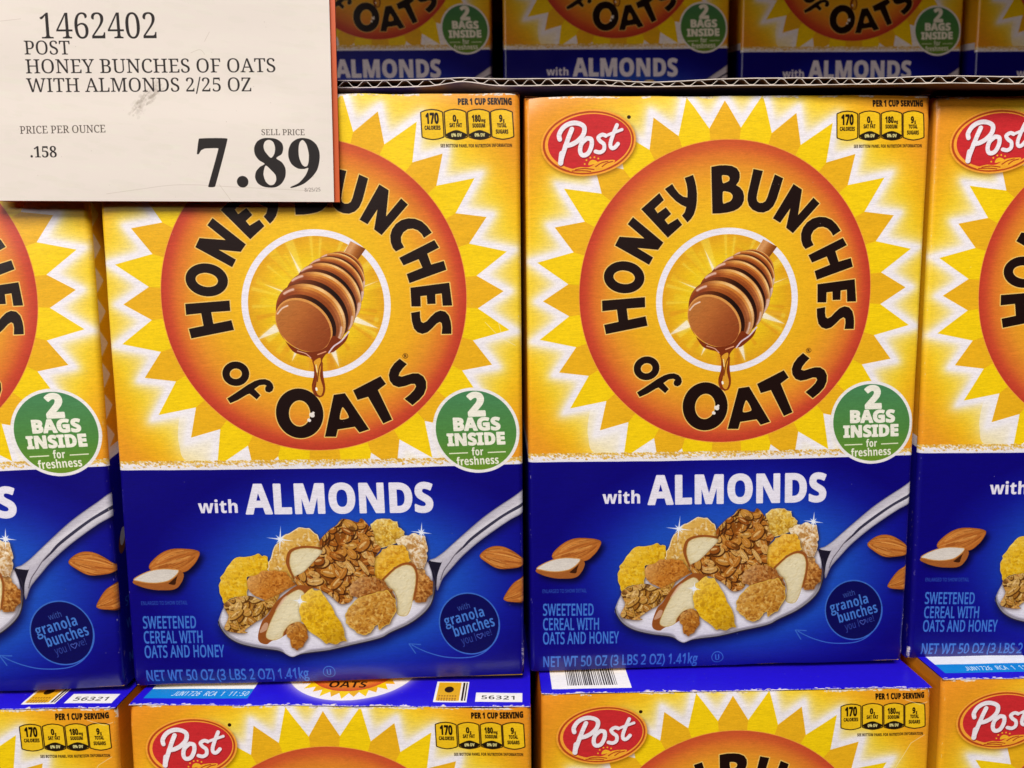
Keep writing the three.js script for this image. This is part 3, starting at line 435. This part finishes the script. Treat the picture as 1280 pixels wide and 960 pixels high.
// carton tops: u left to right, s millimetres back from the front crease
function paintTop(flipped, seed) {
  const w = 1408, h = Math.round(w * BD / BW), cv = newCanvas(w, h), c = cv.getContext('2d'), k = w / (BW * 1000), rnd = rng(seed);
  const X = (u) => u * w, Y = (s) => h - s * k;
  c.fillStyle = '#2212d0'; c.fillRect(0, 0, w, h);  // brighter blue than the fronts, standing in for stronger light from above
  if (!flipped) {
    c.save(); c.shadowColor = '#f6f2f4'; c.shadowBlur = 50; c.fillStyle = '#f0ecee'; c.beginPath(); c.ellipse(X(.525), Y(41), 38 * k, 35.5 * k, 0, 0, 7); c.fill(); c.restore();
    sunburst(c, X(.525), Y(41), 26 * k, 0, false);
    const g = c.createRadialGradient(X(.525), Y(41), 9 * k, X(.525), Y(41), 26 * k); g.addColorStop(0, '#eab320'); g.addColorStop(.7, '#e0812a'); g.addColorStop(1, '#c8502c'); c.fillStyle = g; c.beginPath(); c.arc(X(.525), Y(41), 26 * k, 0, 7); c.fill();
    c.fillStyle = '#26140f'; c.font = `bold ${9 * k}px sans-serif`; c.textAlign = 'center'; c.fillText('OATS', X(.525), Y(19));
    // blue date strip with its white rim
    c.fillStyle = '#eef2f6'; c.fillRect(X(.022), Y(30), X(.265), 22 * k); c.fillStyle = '#0f86d8'; c.fillRect(X(.022), Y(17), X(.265), 10 * k);
    c.fillStyle = '#e6f2fa'; c.font = `italic ${6.3 * k}px monospace`; c.textAlign = 'left'; c.save(); c.translate(X(.085), Y(9.6)); c.scale(.6, 1.0); c.fillText('JUN1726 RCA 1 11:50', 0, 0); c.restore();
    // small yellow badge
    c.fillStyle = '#f2efe8'; c.fillRect(X(.757), Y(26), X(.084), 21.5 * k); c.fillStyle = '#e4ad1c'; c.fillRect(X(.763), Y(25), X(.058), 19 * k);
    c.fillStyle = '#2a1a0a'; c.fillRect(X(.826), Y(25), X(.005), 19 * k); c.fillRect(X(.834), Y(25), X(.003), 19 * k);
    c.beginPath(); c.ellipse(X(.792), Y(17.5), 2.6 * k, 3.2 * k, 0, 0, 7); c.fill(); c.fillStyle = '#a06a10'; for (const s of [11.5, 9, 7.2]) for (let i = 0; i < 7; i++) c.fillRect(X(.768 + i * .0068), Y(s), X(.004), 1.3 * k);
    // white stock number
    c.fillStyle = '#f4f2f0'; c.fillRect(X(.862), Y(14.5), X(.118), 9.5 * k);
    c.fillStyle = '#2c2826'; c.font = `bold ${6.4 * k}px monospace`; c.textAlign = 'center'; c.save(); c.translate(X(.921), Y(7.6)); c.scale(1.05, .8); c.fillText('56321', 0, 0); c.restore();
  } else {
    c.fillStyle = '#f4f2f0'; c.fillRect(X(.028), Y(31), X(.205), 26 * k);
    c.fillStyle = '#191515'; let x = .07; while (x < .2) { const bw = .0012 + .0028 * rnd(); c.fillRect(X(x), Y(31), X(bw), 22.5 * k); x += bw + .0012 + .0026 * rnd(); }
  }
  // rubbed crease along the front edge, stray scuffs
  for (let i = 0; i < 22; i++) { const x0 = rnd() * w, ln = 10 + rnd() * 90, n = 6 + rnd() * 18; for (let q = 0; q < n; q++) { c.globalAlpha = .9; c.fillStyle = rnd() < .8 ? '#ece4e4' : '#c9b6a4'; c.beginPath(); c.ellipse(x0 + (rnd() - .5) * ln, h - rnd() * rnd() * 14, 2 + 8 * rnd(), 1 + 2.4 * rnd(), .3 * (rnd() - .5), 0, 7); c.fill(); } }
  for (let i = 0; i < w; i += 3) { c.globalAlpha = .5 + .5 * rnd(); if (rnd() < .8) { c.fillStyle = '#d8cfe0'; c.fillRect(i, h - 3 - 2 * rnd(), 4, 5); } }
  for (let i = 0; i < 90; i++) { c.globalAlpha = .5; c.fillStyle = '#cfc8ee'; c.beginPath(); c.ellipse(rnd() * w, rnd() * h, .7 + 1.3 * rnd(), .7 + rnd(), 0, 0, 7); c.fill(); }
  c.globalAlpha = 1; grain(cv, seed + 4, .03); return asTexture(cv);
}

// ---------------------------------------------------------------- carton geometry
const ER = 0.0028;                                  // radius of the upright creases
function cartonParts(seed) {
  const rise = (x, y) => 0.0009 * Math.sin(Math.PI * (x / BW + .5)) * Math.sin(Math.PI * Math.min(1, -y / BH)) + 0.0008 * (noise(x * 24 + 9, y * 18, seed) - .5) + 0.0005 * (noise(x * 60 + 3, y * 45, seed + 7) - .5) - 0.0016 * Math.exp(-((BW / 2 - Math.abs(x)) ** 2 + (y + (x > 0 ? .004 : .001)) ** 2) / 0.00004);
  const xs = [], na = 5, nm = 40;                    // profile across: quarter round, flat, quarter round
  for (let i = 0; i < na; i++) { const a = (i / na) * Math.PI / 2; xs.push([-BW / 2 + ER - ER * Math.cos(a), -ER + ER * Math.sin(a)]); }
  for (let i = 0; i <= nm; i++) xs.push([-BW / 2 + ER + (BW - 2 * ER) * i / nm, 0]);
  for (let i = 1; i <= na; i++) { const a = (i / na) * Math.PI / 2; xs.push([BW / 2 - ER + ER * Math.sin(a), -ER + ER * Math.cos(a)]); }
  const nu = xs.length - 1, nv = 56;
  const front = sheet(nu, nv, (u, v) => {
    const [x, z] = xs[Math.round(u * nu)], fall = BH * v; let y = -fall, dz = 0;
    const b = BH - fall, lift = 0.0016 * Math.max(0, noise(x * 30, 3, seed) - .3); if (b < 0.006) { const t = 1 - b / 0.006; dz = -0.0026 * t * t; y += lift * t; }
    if (fall < 0.002) y -= 0.0006 * noise(x * 70, 1, seed) * (1 - fall / .002), dz -= .0005 * (1 - fall / .002);
    return [x, y, z + dz + rise(x, y), x / BW + .5, 1 - v];
  });
  const side = (s) => sheet(12, 24, (u, v) => { const z = -ER - (BD - ER) * u, y = -BH * v; return [s * (BW / 2 + 0.0006 * Math.sin(Math.PI * u) * Math.sin(Math.PI * v)), y, z, s > 0 ? u : 1 - u, 1 - v]; }, s < 0);
  const top = sheet(40, 14, (u, v) => { const x = (u - .5) * (BW - .0006), z = -BD + BD * v; return [x, 0.0002 + 0.0007 * Math.sin(Math.PI * u) * Math.sin(Math.PI * v) + .0003 * noise(x * 60, z * 60, seed) - (v > .98 ? .0006 * noise(x * 70, 1, seed) : 0), z - .0004 * (v > .98), u, 1 - v]; });
  const bottom = sheet(10, 6, (u, v) => [(u - .5) * (BW - .002), -BH + .0004, -.0026 - (BD - .003) * v]);
  const back = sheet(10, 10, (u, v) => [(.5 - u) * BW, -BH * v, -BD]);
  return { front, left: side(-1), right: side(1), top, bottom, back };
}
const geoms = [1, 2, 3].map(cartonParts);
const sideR = board(paintSide(false)), sideL = board(paintSide(true));
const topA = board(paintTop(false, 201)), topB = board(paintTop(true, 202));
const kraftBack = new THREE.MeshStandardMaterial({ color: 0xd9a21c, roughness: .6 });
const fronts = {
  a: board(frontVariant(301, { right: [[.93, .985]], scratch: [[[.91, .37], [.945, .395], [.985, .41]], [[.94, .362], [.95, .39]]] })),
  b: board(frontVariant(302, { right: [[.955, .99], [.9, .93]] })),
  c: board(frontVariant(303, { left: [[.97, 1]] })),
  d: board(frontVariant(304, { right: [[0, .02]], scratch: [[[.93, .02], [.97, .03], [.99, .026]], [[.9, .16], [.95, .1], [.985, .085]], [[.88, .19], [.93, .15]]] })),
};
function cerealBox(pose, geo, front, top, label, group) {
  const g = thing('cereal_box', label, 'cereal box', group), p = geoms[geo];
  mesh('front_panel', p.front, front, g); mesh('side_panel', p.left, sideL, g); mesh('side_panel', p.right, sideR, g);
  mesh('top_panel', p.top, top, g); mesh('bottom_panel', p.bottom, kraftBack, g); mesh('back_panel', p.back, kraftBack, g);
  const [x, y, z, yaw, pitch, roll] = pose;
  for (const m of g.children) m.position.set(0, BH, 0);
  g.rotation.order = 'YXZ'; g.rotation.set(R(pitch), R(yaw), R(roll));
  const down = new THREE.Vector3(0, -BH, 0).applyEuler(g.rotation); g.position.set(x + down.x, y + YO + down.y, z + down.z);
  return g;
}
// poses: middle of the front top crease (metres from the lens), yaw, pitch, roll in degrees
const PUT = 'cereal boxes standing in the middle layer', LOW = 'cereal boxes in the lower layer', BACK = 'cereal boxes set back on the cardboard sheet';
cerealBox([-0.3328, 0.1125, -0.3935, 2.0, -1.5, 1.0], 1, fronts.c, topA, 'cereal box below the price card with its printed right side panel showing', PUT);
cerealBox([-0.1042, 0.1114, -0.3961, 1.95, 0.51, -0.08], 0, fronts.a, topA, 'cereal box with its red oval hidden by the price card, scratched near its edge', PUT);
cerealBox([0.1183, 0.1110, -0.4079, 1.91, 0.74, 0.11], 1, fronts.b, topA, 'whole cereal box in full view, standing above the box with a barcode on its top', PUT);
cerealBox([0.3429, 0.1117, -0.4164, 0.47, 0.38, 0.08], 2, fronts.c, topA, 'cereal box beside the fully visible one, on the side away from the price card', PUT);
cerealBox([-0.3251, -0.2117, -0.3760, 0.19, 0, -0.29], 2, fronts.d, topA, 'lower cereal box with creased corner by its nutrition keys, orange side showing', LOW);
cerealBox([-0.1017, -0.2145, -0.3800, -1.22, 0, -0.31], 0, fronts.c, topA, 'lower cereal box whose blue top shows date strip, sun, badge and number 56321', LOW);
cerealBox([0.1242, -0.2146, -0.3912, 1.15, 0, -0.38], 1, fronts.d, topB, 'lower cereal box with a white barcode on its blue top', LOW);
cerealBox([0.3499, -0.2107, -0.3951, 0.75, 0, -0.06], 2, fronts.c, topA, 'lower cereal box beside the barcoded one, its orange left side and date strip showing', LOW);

// ---------------------------------------------------------------- corrugated sheet between the layers
const TILT = 0.8, padFront = -0.404, padBase = YO + 0.1164, padThick = 0.0036;
const sheetY = (x, z, k) => {                        // k = 0 underside, 1 upper side
  const edge = Math.exp(-(padFront - z) / 0.03), dent = Math.exp(-Math.pow((x + .024) / .012, 2)), dent2 = Math.exp(-Math.pow((x - .075) / .03, 2)), dent3 = Math.exp(-Math.pow((x - .19) / .02, 2));
  const lift = (.0024 * dent - .0004 * dent2 + .0007 * (noise(x * 26, 2, 5) - .5)) * edge - 0.0052 * (x + .1) ;
  return padBase + (padFront - z) * Math.tan(R(TILT)) + lift + k * padThick * (1 - edge * (.45 * dent + .35 * dent2 * k + .2 * dent3));
};
{
  const kraft = new THREE.MeshStandardMaterial({ color: 0x8a6a4c, roughness: .85 }), cut = new THREE.MeshStandardMaterial({ color: 0xdccfc2, roughness: .9 });  // cut edges get a paler colour so they look lit beside the kraft
  const pad = thing('cardboard_sheet', 'corrugated cardboard sheet with open flutes lying over the middle layer of boxes', 'cardboard');
  const t = .00036, x0 = -.47, x1 = .72, zb = -.86;
  const slab = (k) => { const a = k ? 1 : 0; return mergeGeometries([sheet(320, 6, (u, v) => { const x = x0 + (x1 - x0) * u, z = zb + (padFront - zb) * Math.pow(v, .4); return [x, sheetY(x, z, a) + (a ? 0 : -0) + t / 2, z]; }), sheet(320, 6, (u, v) => { const x = x0 + (x1 - x0) * u, z = zb + (padFront - zb) * Math.pow(v, .4); return [x, sheetY(x, z, a) - t / 2, z]; }, true)]); };
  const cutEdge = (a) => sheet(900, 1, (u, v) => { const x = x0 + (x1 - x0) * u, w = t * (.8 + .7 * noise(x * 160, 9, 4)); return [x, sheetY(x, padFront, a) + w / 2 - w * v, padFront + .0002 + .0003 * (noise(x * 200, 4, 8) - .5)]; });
  const o = new THREE.Vector3(0, padBase, padFront);
  const place = (g) => { g.translate(-o.x, -o.y, -o.z); return g; };
  pad.position.copy(o);
  mesh('top_liner', place(slab(1)), kraft, pad); mesh('bottom_liner', place(slab(0)), kraft, pad);
  const wave = (x) => { const ph = x / .0102 + 1.1 * noise(x * 14, 7, 3), f = ph - Math.floor(ph); return .5 + .5 * Math.max(-1, Math.min(1, 1.22 * Math.sin(f * 6.2832))); };
  const flute = (dy, flip) => sheet(1500, 3, (u, v) => { const x = x0 + (x1 - x0) * u, z = zb + (padFront - .0004 - zb) * Math.pow(v, .3), lo = sheetY(x, z, 0) + t * .5, hi = sheetY(x, z, 1) - t * .5; return [x, lo + (hi - lo) * (.06 + .88 * wave(x)) + dy, z]; }, flip);
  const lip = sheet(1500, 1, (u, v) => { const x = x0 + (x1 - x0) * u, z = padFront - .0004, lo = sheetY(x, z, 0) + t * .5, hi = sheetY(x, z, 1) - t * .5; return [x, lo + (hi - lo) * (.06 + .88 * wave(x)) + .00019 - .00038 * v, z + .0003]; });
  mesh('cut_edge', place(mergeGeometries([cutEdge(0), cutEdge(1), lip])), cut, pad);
  mesh('fluting', place(mergeGeometries([flute(.00013, false), flute(-.00013, true)])), kraft, pad);
}
// boxes set back on the sheet
const zBack = -0.752;
[[-0.1265, 'dim cereal box on the cardboard sheet, half hidden behind the price card', 0, fronts.a], [0.1055, 'dim cereal box on the cardboard sheet behind the gap between the two large boxes', 1, fronts.b], [0.3405, 'dim cereal box on the cardboard sheet straight behind the fully visible box', 2, fronts.c], [0.575, 'dim cereal box on the cardboard sheet at the end away from the price card', 0, fronts.d]].forEach(([x, label, g, f], i) => {
  const z = zBack - [0, 0, .012, .014][i], base = sheetY(x, z, 1) - YO + .0008;
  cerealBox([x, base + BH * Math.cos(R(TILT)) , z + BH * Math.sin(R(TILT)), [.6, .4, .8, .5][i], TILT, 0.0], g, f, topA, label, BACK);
});

// ---------------------------------------------------------------- price card in its orange holder
{
  const q = Zm(0, 0, 1), cw = 1300, ch = Math.round(cw * 262 / 430), cv = newCanvas(cw, ch), c = cv.getContext('2d'), rnd = rng(55);
  const PX0 = -12, PX1 = 418, PY0 = -10, PY1 = 252;
  const P = (x, y) => [(x - PX0) / (PX1 - PX0) * cw, (y - PY0) / (PY1 - PY0) * ch];
  c.fillStyle = '#e0d6cc'; c.fillRect(0, 0, cw, ch);
  for (let i = 0; i < 500; i++) { c.globalAlpha = .05; c.fillStyle = rnd() < .5 ? '#c9b8a8' : '#f4e9de'; c.beginPath(); c.ellipse(rnd() * cw, rnd() * ch, 10 + 60 * rnd(), 3 + 12 * rnd(), .2 * rnd(), 0, 7); c.fill(); }
  for (let i = 0; i < 60; i++) { c.globalAlpha = .35 * rnd(); c.fillStyle = '#8d7b6e'; c.beginPath(); c.arc(rnd() * cw, rnd() * ch, .8 + 1.4 * rnd(), 0, 7); c.fill(); }
  // grey rubbed smudge through the product name and faint scratches
  for (let i = 0; i < 150; i++) { const t = rnd(), x = 196 - 30 * t + (rnd() - .5) * 16, y = 105 + 36 * t + (rnd() - .5) * 12; c.globalAlpha = .1 * rnd() + .03; c.fillStyle = '#6d6152'; const p = P(x, y); c.beginPath(); c.ellipse(p[0], p[1], 3 + 9 * rnd(), 2 + 5 * rnd(), -.8, 0, 7); c.fill(); }
  c.globalAlpha = .3; c.strokeStyle = '#9b897a'; c.lineWidth = 2; for (const p of [[[125, 243], [160, 238], [220, 231], [300, 234], [390, 238]], [[4, 30], [30, 27]], [[258, 52], [265, 40]], [[270, 230], [284, 250]], [[240, 66], [252, 62], [258, 68]]]) { c.beginPath(); trace(c, p, P, 1, false); c.stroke(); }
  c.globalAlpha = 1; const k = '#201a19';
  text(c, P, '1462402', 51, 201, 50.5, 48.5, 31, SR, k, 0, .714);
  text(c, P, 'POST', 31, 89, 70, 69.5, 16.6, SR, k, .6); text(c, P, 'HONEY BUNCHES OF OATS', 31, 348, 93, 88.5, 17, SR, k, .6); text(c, P, 'WITH ALMONDS 2/25 OZ', 31, 316, 116, 112.5, 17, SR, k, .6);
  text(c, P, 'PRICE PER OUNCE', 20, 128.5, 168, 165.5, 9.4, SR, '#41362f', .5); text(c, P, 'SELL PRICE', 326.5, 382.5, 167.8, 167.4, 7.4, SR, '#41362f', .5);
  text(c, P, '.158', 30.5, 65.5, 197.5, 197, 14, SB, k, 0); { const z = Zm(210, 140, 5.818), dig = (o, ...h) => { c.beginPath(); trace(c, z(o), P, o.length > 12 ? .9 : .15); for (const q of h) trace(c, z(q), P, .9); c.fillStyle = k; c.fill('evenodd'); };
    dig([[213, 190], [425, 190], [320, 540], [268, 542], [355, 262], [255, 262], [225, 275], [207, 303], [193, 303]]);
    dig(Array.from({ length: 16 }, (_, i) => [527 + 43 * Math.cos(i * .3927), 505 + 43 * Math.sin(i * .3927)]));
    dig([[730, 182], [790, 190], [830, 220], [838, 260], [825, 300], [785, 330], [825, 360], [850, 405], [848, 465], [820, 515], [780, 542], [735, 548], [680, 540], [640, 515], [622, 475], [630, 430], [660, 395], [695, 372], [655, 345], [627, 305], [622, 255], [645, 210], [685, 187]], [[692, 240], [705, 208], [735, 196], [765, 212], [778, 255], [770, 300], [745, 328], [715, 300], [697, 272]], [[705, 385], [740, 415], [775, 455], [778, 495], [758, 525], [728, 528], [700, 503], [685, 455], [690, 415]]);
    dig([[985, 180], [1040, 190], [1085, 225], [1108, 280], [1108, 340], [1090, 410], [1050, 465], [990, 515], [930, 540], [890, 549], [888, 541], [950, 510], [1000, 455], [1022, 402], [990, 408], [945, 405], [900, 375], [877, 325], [878, 270], [900, 220], [940, 190]], [[985, 195], [1012, 225], [1028, 290], [1027, 345], [1016, 383], [995, 390], [973, 370], [955, 320], [953, 260], [962, 215]]); } text(c, P, '8/25/25', 380, 401, 239, 238.4, 4.6, N, '#6d625c', 0);
  const map = asTexture(cv);
  // the sleeve bows the card: its lower half stands out and faces up a little, its upper half hangs plumb
  const cardW = 0.1700, cardH = 0.1042;
  const prof = (s) => { const t = Math.max(0, 1 - s / .55); return .001 * t * t; };   // s = 0 bottom, 1 top
  const holder = thing('price_sign', 'cream price card reading 7.89 in an orange plastic holder before the cereal', 'price sign');
  const o = pix(417, 252, -0.390); holder.position.copy(o); holder.rotation.set(0, R(1.95), R(ROLL + .1));
  const card = sheet(30, 30, (u, v) => { const s = 1 - v; return [-cardW * (1 - u), cardH * s, prof(s) - .0035 + .0011 * (noise(u * 2.6 + 4, v * 4.5, 12)) + .0011, u, 1 - v]; });
  mesh('paper_card', card, new THREE.MeshPhysicalMaterial({ map, roughness: .6, specularIntensity: .45 }), holder);
  const orange = new THREE.MeshStandardMaterial({ color: 0xc9500a, roughness: .45 });
  const pr = .0026, ph = cardH + .012, pz = (s) => prof(s * ph / cardH) - .0035;
  const plate = (dz, fl) => sheet(8, 30, (u, v) => [-cardW - .006 + (cardW + .006 + pr) * u, .0001 + ph * (1 - v), pz(1 - v) + dz], fl);
  const rim = sheet(1, 30, (u, v) => [pr, .0001 + ph * (1 - v), pz(1 - v) - .0016 * u]);
  const foot = sheet(8, 1, (u, v) => [-cardW - .006 + (cardW + .006 + pr) * u, .0001, pz(0) - .0016 * v]);
  mesh('back_plate', mergeGeometries([plate(0, false), plate(-.0016, true), rim, foot]), orange, holder);
  // bracket above the frame that hooks over the corrugated sheet
  const bx = (w, h, d, x, y, z) => { const g = new THREE.BoxGeometry(w, h, d); g.translate(x, y, z); return g; };
  const rest = sheetY(o.x - .09, o.z - .09, 1) - o.y + .0012;
  mesh('hook', mergeGeometries([bx(.05, .01, .084, -.09, ph - .006, -.0505), bx(.05, ph - .011 - rest, .003, -.09, (ph - .011 + rest) / 2, -.091)]), orange, holder);
}

// ---------------------------------------------------------------- unseen shelf added over the set-back boxes, placed to shade them
{
  const steel = new THREE.MeshStandardMaterial({ color: 0x9a4a14, roughness: .5 }), wood = new THREE.MeshStandardMaterial({ color: 0x9c7f5c, roughness: .8 });
  const s = thing('added_shade_shelf', 'unseen steel shelf added to shade the boxes that are set back', 'shelf'); s.position.set(.1, YO + .485, -.29);
  const b = (n, w, h, d, x, y, z, m) => { const g = new THREE.BoxGeometry(w, h, d); g.translate(x, y, z); mesh(n, g, m, s); };
  b('beam', 2.6, .1, .04, 0, .05, -.02, steel); b('beam', 2.6, .1, .04, 0, .05, -1.05, steel); b('deck', 2.6, .018, 1.07, 0, .11, -.535, wood);
  for (const x of [-1.29, 1.29]) for (const z of [-.02, -1.05]) b('upright', .06, 2.2, .06, x, -.1, z + (z < -.5 ? -.052 : .052), steel);
}

// ---------------------------------------------------------------- lamps
for (const [p, aim, w, h, rad, label] of lampSpecs) {
  const g = thing('panel_lamp', label, 'lamp'); g.position.set(...p); g.lookAt(...aim);
  const body = new THREE.BoxGeometry(w + .06, h + .06, .06); body.translate(0, 0, -.035);
  mesh('housing', body, new THREE.MeshStandardMaterial({ color: 0xd0d0d0, roughness: .5 }), g);
  mesh('diffuser', new THREE.PlaneGeometry(w, h), new THREE.MeshStandardMaterial({ color: 0xffffff, emissive: 0xfff6ea, emissiveIntensity: 2, roughness: .6 }), g);
  const l = new THREE.RectAreaLight(0xfffaf7, rad, w, h); l.position.set(0, 0, .012); l.rotation.y = Math.PI; g.add(l);
}
renderer.render(scene, camera);
